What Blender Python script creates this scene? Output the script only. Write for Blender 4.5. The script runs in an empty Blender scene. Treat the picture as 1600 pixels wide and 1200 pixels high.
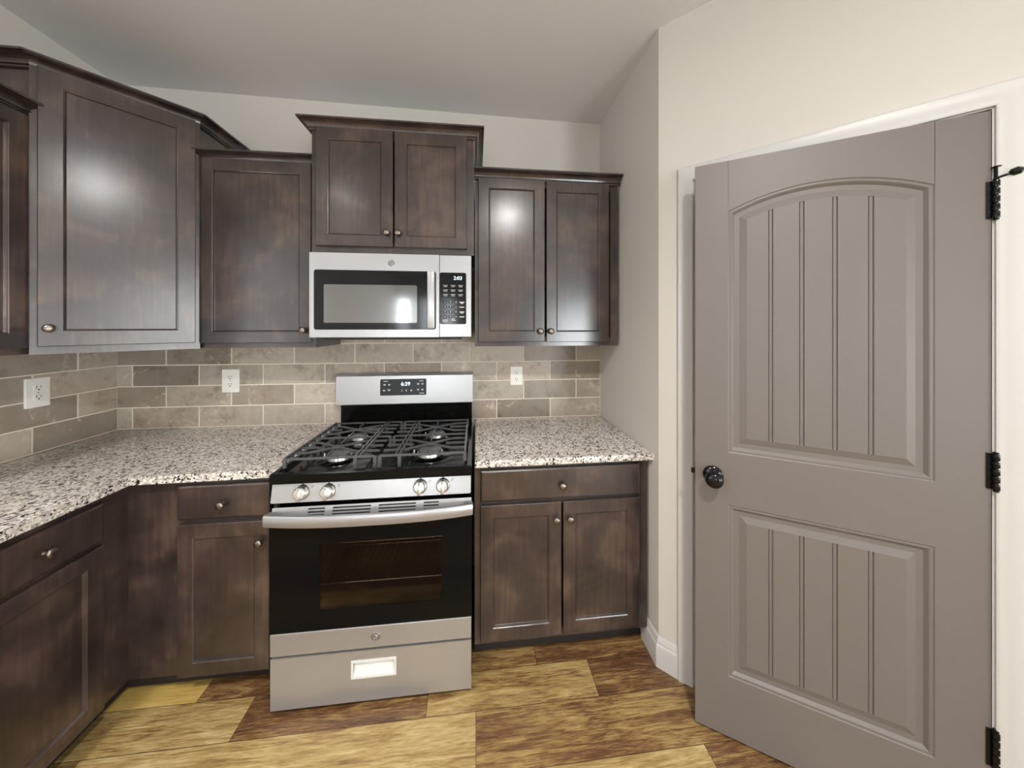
import bpy, bmesh, math, random
from mathutils import Vector, Matrix
random.seed(7)
PI = math.pi
S = bpy.context.scene
COL = S.collection

# ------------------------------------------------------------------ camera, world, lights, exposure
cam_d = bpy.data.cameras.new('camera')
cam = bpy.data.objects.new('camera', cam_d); COL.objects.link(cam)
cam.location = (1.927, -2.045, 1.444)
cam.rotation_euler = (PI/2, 0, -0.1095)
cam_d.sensor_width = 36.0
cam_d.lens = 524.45/1600*36
cam_d.shift_y = -88.96/1600
cam_d.clip_start = 0.02
S.camera = cam

S.view_settings.view_transform = 'Standard'
S.view_settings.look = 'None'
S.view_settings.gamma = 1.0
S.view_settings.use_curve_mapping = False
S.view_settings.exposure = 0.21

W = bpy.data.worlds.new('daylight'); S.world = W; W.use_nodes = True
bg = W.node_tree.nodes['Background']
bg.inputs[0].default_value = (0.86, 0.93, 1.0, 1); bg.inputs[1].default_value = 1.8

def area(name, loc, rot, sx, sy, power, color, shape='RECTANGLE', spread=PI):
    d = bpy.data.lights.new(name, 'AREA'); d.shape = shape; d.size = sx; d.size_y = sy
    d.energy = power; d.color = color; d.spread = spread
    o = bpy.data.objects.new(name, d); COL.objects.link(o); o.location = loc; o.rotation_euler = rot
    return o
WARM = (1.0, 0.97, 0.94); DAY = (0.93, 0.97, 1.0)
# recessed ceiling lamps: x, y, power; last two are added fill (fixtures built at the end)
LAMPS = [(2.30, -2.40, 19), (0.62, -2.25, 26), (2.3, -4.9, 18)]
for k_, (lx, ly, lp) in enumerate(LAMPS):
    area('ceiling_lamp_%d' % k_, (lx, ly, 2.705), (0, 0, 0), .15, .15, lp, WARM, 'DISK', 2.45)
# daylight through the windows, plus an added rear fill: just outside each opening
area('daylight_left', (-.20, -2.10, 1.60), (0, -PI/2-.1, 0), 1.1, 1.3, 32, (.92, .97, 1.0))
area('daylight_right', (5.80, -4.4, 1.25), (0, PI/2+.2, 0), 2.0, 2.7, 135, (1.0, .98, .95))
area('daylight_rear', (.75, -7.25, 1.35), (PI/2, 0, 0), 1.6, 1.7, 230, DAY)
area('rear_fill_light', (4.6, -7.30, .95), (PI/2+.30, 0, 0), 1.2, 2.0, 170, DAY)  # added frontal fill, no such opening known behind the camera

# ------------------------------------------------------------------ mesh helpers
def bbox(bm, x0, x1, y0, y1, z0, z1, bev=0.0, seg=2, rand=None):
    g = bmesh.ops.create_cube(bm, size=1.0)
    vs = g['verts']
    for v in vs:
        v.co = Vector((x0 if v.co.x < 0 else x1, y0 if v.co.y < 0 else y1, z0 if v.co.z < 0 else z1))
    if bev > 0:
        es = list({e for v in vs for e in v.link_edges})
        bmesh.ops.bevel(bm, geom=es, offset=bev, segments=seg, affect='EDGES', profile=.5)
    return vs

def lathe(bm, prof, seg=32, M=None):
    """prof: (r, h) from bottom up, about local Z; M places it."""
    M = M or Matrix()
    rings = []
    for r, h in prof:
        if r < 1e-6:
            rings.append([bm.verts.new(M @ Vector((0, 0, h)))])
        else:
            rings.append([bm.verts.new(M @ Vector((r*math.cos(2*PI*i/seg), r*math.sin(2*PI*i/seg), h))) for i in range(seg)])
    for a, b in zip(rings, rings[1:]):
        if len(a) == 1 and len(b) == 1: continue
        for i in range(seg):
            j = (i+1) % seg
            if len(a) == 1: bm.faces.new((a[0], b[i], b[j]))
            elif len(b) == 1: bm.faces.new((a[i], a[j], b[0]))
            else: bm.faces.new((a[i], a[j], b[j], b[i]))
    return rings
TOFRONT = Matrix.Rotation(PI/2, 4, 'X')       # local +Z -> -Y (towards the room)
def at(x, y, z, R=None): return Matrix.Translation((x, y, z)) @ (R or Matrix())

def bar(bm, p, q, w, h, up=(0, 0, 1)):
    """rectangular bar from p to q (centres)"""
    p, q = Vector(p), Vector(q); d = (q-p).normalized(); u = Vector(up)
    s = d.cross(u)
    if s.length < 1e-5: s = d.cross(Vector((0, 1, 0)))
    s.normalize(); u = s.cross(d).normalized()
    v = []
    for c in (p, q):
        for a, b in ((-1, -1), (1, -1), (1, 1), (-1, 1)):
            v.append(bm.verts.new(c + s*a*w/2 + u*b*h/2))
    for f in ((0, 1, 2, 3), (7, 6, 5, 4), (0, 4, 5, 1), (1, 5, 6, 2), (2, 6, 7, 3), (3, 7, 4, 0)):
        bm.faces.new([v[i] for i in f])

def tube(bm, pts, r, seg=10):
    pts = [Vector(p) for p in pts]; rings = []
    for i, p in enumerate(pts):
        d = (pts[min(i+1, len(pts)-1)] - pts[max(i-1, 0)]).normalized()
        a = d.cross(Vector((0, 0, 1)))
        if a.length < 1e-3: a = d.cross(Vector((0, 1, 0)))
        a.normalize(); b = d.cross(a)
        rr = r[i] if isinstance(r, (list, tuple)) else r
        rings.append([bm.verts.new(p + rr*(math.cos(2*PI*k/seg)*a + math.sin(2*PI*k/seg)*b)) for k in range(seg)])
    for a, b in zip(rings, rings[1:]):
        for k in range(seg):
            bm.faces.new((a[k], a[(k+1) % seg], b[(k+1) % seg], b[k]))
    bm.faces.new(rings[0]); bm.faces.new(rings[-1][::-1])

def sweep(bm, path, prof, caps=True):
    """prof (u outward to the right of travel, z) swept along a plan path with mitres"""
    P = [Vector((a, b, 0)) for a, b in path]; n = len(P); rings = []
    for i in range(n):
        ns = []
        for a, b in ((i-1, i), (i, i+1)):
            if 0 <= a and b < n:
                d = (P[b]-P[a]).normalized(); ns.append(Vector((d.y, -d.x, 0)))
        m = ns[0] if len(ns) == 1 else (ns[0]+ns[1]) / (1 + ns[0].dot(ns[1]))
        rings.append([bm.verts.new(P[i] + m*u + Vector((0, 0, z))) for u, z in prof])
    k = len(prof)
    for a, b in zip(rings, rings[1:]):
        for j in range(k):
            bm.faces.new((a[j], a[(j+1) % k], b[(j+1) % k], b[j]))
    if caps:
        bm.faces.new(rings[0][::-1]); bm.faces.new(rings[-1])

def prism(bm, poly, z0, z1, bev_top=0.0):
    a = [bm.verts.new((x, y, z0)) for x, y in poly]; b = [bm.verts.new((x, y, z1)) for x, y in poly]
    n = len(poly)
    bm.faces.new(a[::-1]); bm.faces.new(b)
    for i in range(n): bm.faces.new((a[i], a[(i+1) % n], b[(i+1) % n], b[i]))
    if bev_top:
        es = [e for i in range(n) for e in b[i].link_edges if e.other_vert(b[i]) in b]
        es += [e for i in range(n) for e in a[i].link_edges if e.other_vert(a[i]) in a]
        bmesh.ops.bevel(bm, geom=list(set(es)), offset=bev_top, segments=3, affect='EDGES', profile=.5)

def nested(bm, w, h, loops, x0=0, z0=0, cap=True):
    """concentric rectangles (inset, y) joined by quads: a panelled front"""
    R = []
    for i, y in loops:
        R.append([bm.verts.new((x0+a, y, z0+b)) for a, b in ((i, i), (w-i, i), (w-i, h-i), (i, h-i))])
    for a, b in zip(R, R[1:]):
        for k in range(4): bm.faces.new((a[k], a[(k+1) % 4], b[(k+1) % 4], b[k]))
    if cap: bm.faces.new(R[-1])
    bm.faces.new(R[0][::-1])

def rrect(bm, x0, x1, z0, z1, y0, y1, r=.006, seg=5, bev=0):
    """rounded rectangle plate in XZ, from y0 (back) to y1 (front, smaller y)"""
    pts = []
    for cx, cz, a0 in ((x1-r, z0+r, -PI/2), (x1-r, z1-r, 0), (x0+r, z1-r, PI/2), (x0+r, z0+r, PI)):
        for k in range(seg+1):
            a = a0 + k*PI/2/seg; pts.append((cx+r*math.cos(a), cz+r*math.sin(a)))
    A = [bm.verts.new((x, y0, z)) for x, z in pts]; B = [bm.verts.new((x, y1, z)) for x, z in pts]
    n = len(pts); bm.faces.new(A[::-1]); bm.faces.new(B)
    for i in range(n): bm.faces.new((A[i], A[(i+1) % n], B[(i+1) % n], B[i]))

def plate_holes(bm, x0, x1, z0, z1, y0, y1, holes):
    """flat plate with rectangular holes (real openings)"""
    xs = sorted({x0, x1, *[v for h in holes for v in h[:2]]}); zs = sorted({z0, z1, *[v for h in holes for v in h[2:]]})
    for i in range(len(xs)-1):
        for j in range(len(zs)-1):
            cx, cz = (xs[i]+xs[i+1])/2, (zs[j]+zs[j+1])/2
            if any(h[0] < cx < h[1] and h[2] < cz < h[3] for h in holes): continue
            bbox(bm, xs[i], xs[i+1], y0, y1, zs[j], zs[j+1])
    bmesh.ops.remove_doubles(bm, verts=bm.verts, dist=1e-5)
    fs = {}
    for f in list(bm.faces):
        k = tuple(sorted(v.index for v in f.verts))
    bm.verts.index_update()
    for f in list(bm.faces):
        k = tuple(sorted(v.index for v in f.verts)); fs.setdefault(k, []).append(f)
    for k, l in fs.items():
        if len(l) > 1: bmesh.ops.delete(bm, geom=l, context='FACES_ONLY')

def NB(): return bmesh.new()

def obj(name, bm, mat, parent=None, loc=(0, 0, 0), rot=(0, 0, 0), smooth=None, label=None):
    bmesh.ops.recalc_face_normals(bm, faces=bm.faces)
    me = bpy.data.meshes.new(name); bm.to_mesh(me); bm.free()
    for m in (mat if isinstance(mat, (list, tuple)) else [mat]): me.materials.append(m)
    o = bpy.data.objects.new(name, me); COL.objects.link(o)
    o.location = loc; o.rotation_euler = rot
    if parent: o.parent = parent
    if smooth is not None:
        for p in me.polygons: p.use_smooth = True
        try: me.set_sharp_from_angle(angle=math.radians(smooth))
        except Exception: pass
    if label: o['label'] = label
    return o
def thing(name, label, cat, loc=(0, 0, 0), rz=0, group=None):
    o = bpy.data.objects.new(name, None); COL.objects.link(o); o.empty_display_size = .1
    o.location = loc; o.rotation_euler = (0, 0, rz); o['label'] = label; o['category'] = cat
    if group: o['group'] = group
    return o
def tag(o, label, cat, group=None):
    o['label'] = label; o['category'] = cat
    if group: o['group'] = group
    return o
def struct(name, bm, mat, label, cat, parent=None, smooth=None, loc=(0, 0, 0), rz=0):
    o = obj(name, bm, mat, parent, loc, (0, 0, rz), smooth); o['kind'] = 'structure'; o['label'] = label; o['category'] = cat
    return o
def text(name, body, size, mat, parent, loc, align='CENTER', label=None):
    c = bpy.data.curves.new(name, 'FONT'); c.body = body; c.size = size; c.align_x = align; c.align_y = 'CENTER'
    c.extrude = .0004; c.resolution_u = 3
    tmp = bpy.data.objects.new(name+'_curve', c)
    me = bpy.data.meshes.new_from_object(tmp); me.name = name
    bpy.data.objects.remove(tmp); bpy.data.curves.remove(c)
    me.materials.clear(); me.materials.append(mat)
    o = bpy.data.objects.new(name, me); COL.objects.link(o); o.parent = parent
    o.location = loc; o.rotation_euler = (PI/2, 0, 0)
    if label: o['label'] = label
    return o

# ------------------------------------------------------------------ materials
def sr(r, g, b):
    f = lambda c: (c/255/12.92 if c/255 <= .04045 else ((c/255+.055)/1.055)**2.4)
    return (f(r), f(g), f(b), 1)
class N:
    def __init__(s, name):
        s.m = bpy.data.materials.new(name); s.m.use_nodes = True; s.t = s.m.node_tree
        s.p = s.t.nodes['Principled BSDF']; s.out = s.t.nodes['Material Output']
    def n(s, typ, **kw):
        o = s.t.nodes.new(typ)
        for k, v in kw.items():
            if k.startswith('i_'):
                key = k[2:]; key = int(key) if key.isdigit() else key.replace('_', ' ')
                s.set(o.inputs[key], v)
            else: setattr(o, k, v)
        return o
    def set(s, sock, v):
        if hasattr(v, 'links') or isinstance(v, bpy.types.NodeSocket): s.t.links.new(v, sock)
        else: sock.default_value = v
    def P(s, **kw):
        for k, v in kw.items(): s.set(s.p.inputs[k.replace('_', ' ')], v)
    def coords(s, scale=(1, 1, 1), what='Object', loc=(0, 0, 0), rnd=False):
        tc = s.n('ShaderNodeTexCoord'); mp = s.n('ShaderNodeMapping'); s.t.links.new(tc.outputs[what], mp.inputs[0])
        mp.inputs['Scale'].default_value = scale; mp.inputs['Location'].default_value = loc
        if rnd:
            oi = s.n('ShaderNodeObjectInfo'); mu = s.n('ShaderNodeVectorMath', operation='SCALE'); 
            mu.inputs[0].default_value = (13.1, 7.7, 5.3); s.t.links.new(oi.outputs['Random'], mu.inputs['Scale'])
            s.t.links.new(mu.outputs[0], mp.inputs['Location'])
        return mp.outputs[0]
    def noise(s, vec, scale, detail=4, rough=.55, dist=0):
        o = s.n('ShaderNodeTexNoise'); s.t.links.new(vec, o.inputs['Vector'])
        o.inputs['Scale'].default_value = scale; o.inputs['Detail'].default_value = detail
        o.inputs['Roughness'].default_value = rough; o.inputs['Distortion'].default_value = dist
        return o.outputs[0]
    def ramp(s, f, stops, interp='LINEAR'):
        o = s.n('ShaderNodeValToRGB'); s.t.links.new(f, o.inputs[0]); e = o.color_ramp.elements
        o.color_ramp.interpolation = interp
        while len(e) < len(stops): e.new(.5)
        for q, (pos, c) in zip(e, stops): q.position = pos; q.color = c if len(c) == 4 else (*c, 1)
        return o.outputs[0]
    def mix(s, f, a, b, mode='MIX'):
        o = s.n('ShaderNodeMix', data_type='RGBA', blend_type=mode)
        s.set(o.inputs[0], f); s.set(o.inputs[6], a); s.set(o.inputs[7], b); return o.outputs[2]
    def math(s, op, a, b=0.0, c=None):
        o = s.n('ShaderNodeMath', operation=op); s.set(o.inputs[0], a); s.set(o.inputs[1], b)
        if c is not None: s.set(o.inputs[2], c)
        return o.outputs[0]
    def bump(s, h, strength=.2, dist=.002):
        o = s.n('ShaderNodeBump'); s.t.links.new(h, o.inputs['Height']); o.inputs['Strength'].default_value = strength
        o.inputs['Distance'].default_value = dist; s.t.links.new(o.outputs[0], s.p.inputs['Normal'])
def plain(name, col, rough=.5, metal=0, **kw):
    n = N(name); n.P(Base_Color=col, Roughness=rough, Metallic=metal, **kw); return n.m

def mk_wood():
    n = N('espresso_stained_wood')
    v = n.coords((1, 1, 1), rnd=True); vs = n.coords((22, 22, 1.6), rnd=True)
    blot = n.noise(v, 5.5, 3, .5, .4); grain = n.noise(vs, 3.0, 5, .6)
    f = n.math('ADD', n.math('MULTIPLY', blot, .75), n.math('MULTIPLY', grain, .25))
    c = n.ramp(f, [(.34, sr(34, 26, 24)), (.52, sr(56, 44, 40)), (.70, sr(86, 69, 60))])
    n.P(Base_Color=c, Roughness=n.math('ADD', .40, n.math('MULTIPLY', blot, .12)), Coat_Weight=1.0, Coat_Roughness=.22, Coat_IOR=1.62, Specular_IOR_Level=.2)
    n.bump(grain, .05, .001); return n.m
WOOD = mk_wood()
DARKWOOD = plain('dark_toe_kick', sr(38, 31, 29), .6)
def mk_paint(name, col, rough=.55, b=.03, scale=220):
    n = N(name); v = n.coords(what='Object'); n.P(Base_Color=col, Roughness=rough); n.bump(n.noise(v, scale, 2), b, .001); return n.m
WALL = mk_paint('greige_wall_paint', sr(203, 198, 191), .7)
CEIL = mk_paint('flat_ceiling_paint', sr(221, 220, 219), .9, .06, 120)
TRIM = mk_paint('white_trim_paint', sr(197, 195, 192), .35, .01)
DOORP = mk_paint('taupe_door_paint', sr(106, 99, 94), .45, .02, 150)
def mk_steel(name, sc=(2, 60, 900), rough=.26, col=(.66, .65, .63, 1)):
    n = N(name); v = n.coords(sc); g = n.noise(v, 1.0, 3, .6)
    n.P(Base_Color=col, Metallic=.72, Roughness=n.math('ADD', rough-.04, n.math('MULTIPLY', g, .10)), Anisotropic=.3)
    n.bump(g, .006, .0003); return n.m
STEEL = mk_steel('brushed_stainless_steel', rough=.30, col=(.45, .45, .46, 1))
CHROME = plain('satin_nickel', (.72, .70, .66, 1), .22, 1)
PEWTER = plain('dark_pewter_knob', (.23, .20, .175, 1), .30, 1)
BLACKG = plain('gloss_black_enamel', (.003, .003, .003, 1), .14, Specular_IOR_Level=.16)
BLACKM = plain('matt_black', (.012, .012, .012, 1), .45)
IRON = plain('cast_iron_grate', (.075, .075, .078, 1), .28)
BURNER = plain('burner_cap_enamel', (.10, .10, .10, 1), .3)
ALU = plain('burner_aluminium', (.75, .74, .72, 1), .3, 1)
SCREEN = plain('black_display_panel', (.006, .007, .008, 1), .10, Specular_IOR_Level=.35)
PANEL_GREY = plain('charcoal_control_panel', (.022, .024, .027, 1), .3, Specular_IOR_Level=.25)
PRINT = plain('white_print', (.62, .63, .64, 1), .5)
LED = N('lit_digits'); LED.P(Base_Color=(0, 0, 0, 1), Emission_Color=(.80, .93, 1, 1), Emission_Strength=2.2); LED = LED.m
WHITEP = plain('white_plastic', sr(238, 236, 230), .3)
SLOT = plain('dark_slot', (.02, .02, .02, 1), .6)
BLACKHW = plain('oil_rubbed_black', (.005, .005, .005, 1), .12, Specular_IOR_Level=.35)
def mk_glass(name, tint, fac, rough=.04):
    n = N(name); n.t.nodes.remove(n.p)
    tr = n.n('ShaderNodeBsdfTransparent'); tr.inputs[0].default_value = tint
    gl = n.n('ShaderNodeBsdfGlossy'); gl.inputs[0].default_value = (1, 1, 1, 1); gl.inputs['Roughness'].default_value = rough
    fr = n.n('ShaderNodeFresnel'); fr.inputs[0].default_value = 1.5
    mx = n.n('ShaderNodeMixShader'); f = n.math('MULTIPLY', fr.outputs[0], fac)
    n.t.links.new(f, mx.inputs[0]); n.t.links.new(tr.outputs[0], mx.inputs[1]); n.t.links.new(gl.outputs[0], mx.inputs[2])
    n.t.links.new(mx.outputs[0], n.out.inputs[0]); return n.m
OVENGLASS = mk_glass('smoked_oven_glass', (.62, .57, .52, 1), .35)
PANE = mk_glass('clear_window_pane', (.97, .98, .98, 1), .8, .01)
CAVITY = plain('oven_enamel', (.045, .032, .026, 1), .5)
RACK = plain('oven_rack_chrome', (.75, .72, .66, 1), .25, 1)
MESHGREY = plain('microwave_window_screen', (.22, .225, .225, 1), .10, .75, Coat_Weight=.5, Coat_Roughness=.02)
BLIND = N('white_blind'); BLIND.P(Base_Color=(.85, .86, .86, 1), Roughness=.5); BLIND = BLIND.m

def mk_granite():
    n = N('speckled_granite'); v = n.coords()
    w = n.n('ShaderNodeTexVoronoi'); n.t.links.new(v, w.inputs['Vector']); w.inputs['Scale'].default_value = 150
    w.inputs['Randomness'].default_value = 1
    cell = n.n('ShaderNodeSeparateColor'); n.t.links.new(w.outputs['Color'], cell.inputs[0])
    big = n.noise(v, 26, 4, .6); fine = n.noise(v, 190, 3, .6); cl = n.noise(v, 70, 3, .65, .6)
    base = n.ramp(cell.outputs[0], [(0, sr(132, 125, 120)), (.20, sr(184, 175, 168)), (.45, sr(222, 215, 208)), (.85, sr(242, 238, 233))], 'CONSTANT')
    base = n.mix(n.ramp(fine, [(.35, (0, 0, 0)), (.75, (1, 1, 1))]), base, sr(205, 197, 188))
    dk = n.math('ADD', n.math('MULTIPLY', cl, .7), n.math('MULTIPLY', cell.outputs[1], .3))
    dk = n.math('ADD', dk, n.math('MULTIPLY', n.math('SUBTRACT', big, .5), .25))
    mask = n.ramp(dk, [(.388, (1, 1, 1)), (.418, (0, 0, 0))])
    c = n.mix(mask, base, sr(38, 36, 36))
    br = n.ramp(n.noise(v, 55, 3, .6, .3), [(.58, (0, 0, 0)), (.68, (1, 1, 1))])
    c = n.mix(n.math('MULTIPLY', br, .30), c, sr(150, 135, 123))
    n.P(Base_Color=c, Roughness=.16, Specular_IOR_Level=.5); return n.m
GRANITE = mk_granite()

def mk_tile():
    n = N('slate_look_tile'); v = n.coords()
    at_ = n.n('ShaderNodeAttribute', attribute_name='rand'); r = at_.outputs['Fac']
    off = n.n('ShaderNodeVectorMath', operation='SCALE'); off.inputs[0].default_value = (31, 17, 23); n.t.links.new(r, off.inputs['Scale'])
    ad = n.n('ShaderNodeVectorMath', operation='ADD'); n.t.links.new(v, ad.inputs[0]); n.t.links.new(off.outputs[0], ad.inputs[1])
    vv = ad.outputs[0]
    cloud = n.noise(vv, 7, 5, .6, .8); fine = n.noise(vv, 38, 5, .65)
    f = n.math('ADD', n.math('MULTIPLY', cloud, .7), n.math('MULTIPLY', fine, .3))
    c = n.ramp(f, [(.32, sr(118, 104, 92)), (.46, sr(180, 169, 156)), (.62, sr(196, 187, 175)), (.75, sr(212, 202, 188))])
    hue = n.ramp(r, [(0, sr(160, 138, 121)), (.3, sr(165, 158, 150)), (.6, sr(146, 146, 139)), (1, sr(175, 164, 151))])
    c = n.mix(.38, c, hue)
    r2 = n.math('FRACT', n.math('MULTIPLY', r, 7.31))
    c = n.mix(1.0, c, n.ramp(r2, [(0, (.52, .47, .43)), (.40, (.88, .86, .84)), (.7, (1.0, .99, .97)), (1, (1.08, 1.06, 1.03))]), 'MULTIPLY')
    vein = n.noise(vv, 1.5, 5, .62, .8)
    vm = n.math('SUBTRACT', 1.0, n.math('MULTIPLY', n.math('ABSOLUTE', n.math('SUBTRACT', vein, .47)), 80.0))
    vm = n.math('MULTIPLY', n.math('MAXIMUM', vm, 0.0), n.ramp(fine, [(.45, (0, 0, 0)), (.65, (1, 1, 1))]))
    c = n.mix(n.math('MULTIPLY', vm, .9), c, sr(205, 192, 176))
    n.P(Base_Color=c, Roughness=n.math('ADD', .30, n.math('MULTIPLY', fine, .15))); n.bump(f, .10, .003); return n.m
TILE = mk_tile()
GROUT = mk_paint('pale_grout', sr(226, 217, 202), .8, .1, 400)

def mk_floor():
    n = N('distressed_plank'); v = n.coords((1, 1, 1))
    at_ = n.n('ShaderNodeAttribute', attribute_name='rand'); r = at_.outputs['Fac']
    at2 = n.n('ShaderNodeAttribute', attribute_name='tone'); tone = at2.outputs['Fac']
    off = n.n('ShaderNodeVectorMath', operation='SCALE'); off.inputs[0].default_value = (41, 27, 13); n.t.links.new(r, off.inputs['Scale'])
    ad = n.n('ShaderNodeVectorMath', operation='ADD'); n.t.links.new(v, ad.inputs[0]); n.t.links.new(off.outputs[0], ad.inputs[1])
    mp = n.n('ShaderNodeMapping'); n.t.links.new(ad.outputs[0], mp.inputs[0]); mp.inputs['Scale'].default_value = (1.5, 9, 1)
    mp2 = n.n('ShaderNodeMapping'); n.t.links.new(ad.outputs[0], mp2.inputs[0]); mp2.inputs['Scale'].default_value = (5, 70, 1)
    broad = n.noise(mp.outputs[0], 2.4, 6, .62, 1.2); fib = n.noise(mp2.outputs[0], 2.6, 6, .7, .5)
    f = n.math('ADD', n.math('MULTIPLY', broad, .48), n.math('MULTIPLY', fib, .55))
    f = n.math('ADD', f, n.math('MULTIPLY', n.math('SUBTRACT', tone, .62), .32))
    c = n.ramp(f, [(.30, sr(68, 42, 28)), (.43, sr(108, 74, 46)), (.50, sr(144, 116, 70)), (.58, sr(170, 145, 93)), (.72, sr(203, 182, 136))])
    mot = n.noise(mp2.outputs[0], 5.0, 3, .6)
    c = n.mix(n.math('MULTIPLY', n.ramp(mot, [(.5, (0, 0, 0)), (.7, (1, 1, 1))]), .35), c, sr(166, 146, 100))
    yel = n.ramp(tone, [(.90, (0, 0, 0)), (.96, (1, 1, 1))])
    c = n.mix(n.math('MULTIPLY', yel, .65), c, sr(196, 160, 62))
    n.P(Base_Color=c, Roughness=n.math('ADD', .34, n.math('MULTIPLY', fib, .16))); n.bump(f, .12, .003); return n.m
PLANK = mk_floor()
GAP = plain('plank_gap', sr(70, 48, 30), .8)

# ------------------------------------------------------------------ room shell
WX = 2.71                       # right stub wall
CZ = 0.888                      # counter top
A = Vector((2.707, -.687)); D45 = Vector((.70711, -.70711))
HL, HR = 2.761, 2.722           # the ceiling runs very slightly down to the right
def ceil_z(x): return HL + (HR-HL)*x/2.71
RX, RY = 5.6, -7.0
def quadprism(bm, poly, z0=0.0):
    """wall piece: plan polygon from z0 up to (and a little past) the ceiling"""
    a = [bm.verts.new((x, y, z0)) for x, y in poly]; b = [bm.verts.new((x, y, ceil_z(x)+.03)) for x, y in poly]
    n = len(poly); bm.faces.new(a[::-1]); bm.faces.new(b)
    for i in range(n): bm.faces.new((a[i], a[(i+1) % n], b[(i+1) % n], b[i]))

# floor of long planks
bm = NB(); rl = bm.faces.layers.float.new('rand'); tl = bm.faces.layers.float.new('tone')
fixed = {  # row lower edge y : (joints, tones)
    -.63:  ([-.1, .86, 1.55, 2.19, 3.1], [.95, .36, .5, .28, .5]),
    -.777: ([.1, 1.075, 1.745, 2.41, 3.3], [.74, .30, .62, .24, .5]),
    -.962: ([-.3, .62, 1.93, 3.0], [.55, .80, .46, .5]),
    -1.13: ([.0, .9, 1.62, 2.715, 3.5], [.60, .50, .80, .35, .5])}
rows = [(-.463, 0.0), (-.63, -.463), (-.777, -.63), (-.962, -.777), (-1.13, -.962)]
y = -1.13
while y > RY: rows.append((y-.168, y)); y -= .168
for k, (y0, y1) in enumerate(rows):
    if y0 in fixed:
        js, tn = fixed[y0]
        seg = [(js[i], js[i+1], tn[i]) for i in range(len(js)-1)]
        x = js[-1]
        while x < RX: seg.append((x, x+1.1, random.random()*.6+.2)); x += 1.1
    else:
        seg = []; x = -random.random()
        while x < RX: l = .7+random.random()*.6; seg.append((x, x+l, .25+random.random()*.6)); x += l
    for x0, x1, t in seg:
        x0, x1 = max(x0, -.05), min(x1, RX+.05)
        if x1-x0 < .02: continue
        g = .0009
        f = bm.faces.new([bm.verts.new(p) for p in ((x0+g, y0+g, 0), (x1-g, y0+g, 0), (x1-g, y1-g, 0), (x0+g, y1-g, 0))])
        f[rl] = random.random(); f[tl] = t
nf = len(bm.faces)
fb = bm.faces.new([bm.verts.new(p) for p in ((-.1, RY-.1, -.0025), (RX+.1, RY-.1, -.0025), (RX+.1, .1, -.0025), (-.1, .1, -.0025))])
fb.material_index = 1
struct('floor', bm, [PLANK, GAP], 'wood look plank floor in mixed honey and brown tones', 'floor')

bm = NB()
c4 = [(-.15, .15), (RX+.15, .15), (RX+.15, RY-.15), (-.15, RY-.15)]
a = [bm.verts.new((x, y, ceil_z(x))) for x, y in c4]; b = [bm.verts.new((x, y, ceil_z(x)+.1)) for x, y in c4]
bm.faces.new(a); bm.faces.new(b[::-1])
for i in range(4): bm.faces.new((a[i], a[(i+1) % 4], b[(i+1) % 4], b[i]))
struct('ceiling', bm, CEIL, 'plain matt grey-white ceiling', 'ceiling')

bm = NB(); quadprism(bm, [(-.12, 0), (-.12, .12), (RX+.12, .12), (RX+.12, 0)])
struct('wall_back', bm, WALL, 'pale greige back wall above the cabinets and range', 'wall')
bm = NB()
quadprism(bm, [(WX, 0), (WX+.10, 0), (WX+.10, -.62), (A.x, A.y)])
struct('wall_stub', bm, WALL, 'short grey-beige side wall at the right end of the counter', 'wall')

def holed_wall(bm, L, th, holes, z1f):
    """wall in local frame: x along 0..L, y 0..th, with holes (x0,x1,z0,z1); height function z1f(x)"""
    xs = sorted({0, L, *[v for h in holes for v in h[:2]]})
    for i in range(len(xs)-1):
        xa, xb = xs[i], xs[i+1]
        hz = [h for h in holes if h[0] <= xa+1e-6 and h[1] >= xb-1e-6]
        spans = [(0, None)] if not hz else [(0, hz[0][2]), (hz[0][3], None)]
        for z0, z1 in spans:
            if z1 is not None and z1-z0 < 1e-4: continue
            za, zb = (z1, z1) if z1 is not None else (z1f(xa), z1f(xb))
            v = [bm.verts.new(p) for p in ((xa, 0, z0), (xb, 0, z0), (xb, th, z0), (xa, th, z0), (xa, 0, za), (xb, 0, zb), (xb, th, zb), (xa, th, za))]
            for f in ((0, 3, 2, 1), (4, 5, 6, 7), (0, 1, 5, 4), (1, 2, 6, 5), (2, 3, 7, 6), (3, 0, 4, 7)): bm.faces.new([v[q] for q in f])
# angled pantry wall; its frame: origin at the stub corner, x along the wall, y into the pantry
PO, PR = (A.x, A.y, 0), -PI/4
OS0, OS1, OZ = .137, .8512, 2.031      # door opening
PL = 1.12
bm = NB(); holed_wall(bm, PL, .115, [(OS0-.018, OS1+.018, 0, OZ+.018)], lambda s: ceil_z(A.x+s*.7071)+.03)
struct('wall_pantry', bm, WALL, 'angled pale greige wall with the door in it', 'wall', loc=PO, rz=PR)
E1 = A + D45*PL
bm = NB(); quadprism(bm, [(E1.x, E1.y), (E1.x+.02, E1.y+.11), (RX+.12, E1.y+.11), (RX+.12, E1.y)])
struct('wall_beyond', bm, WALL, 'pale wall continuing to the right of the angled door wall', 'wall')
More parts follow.
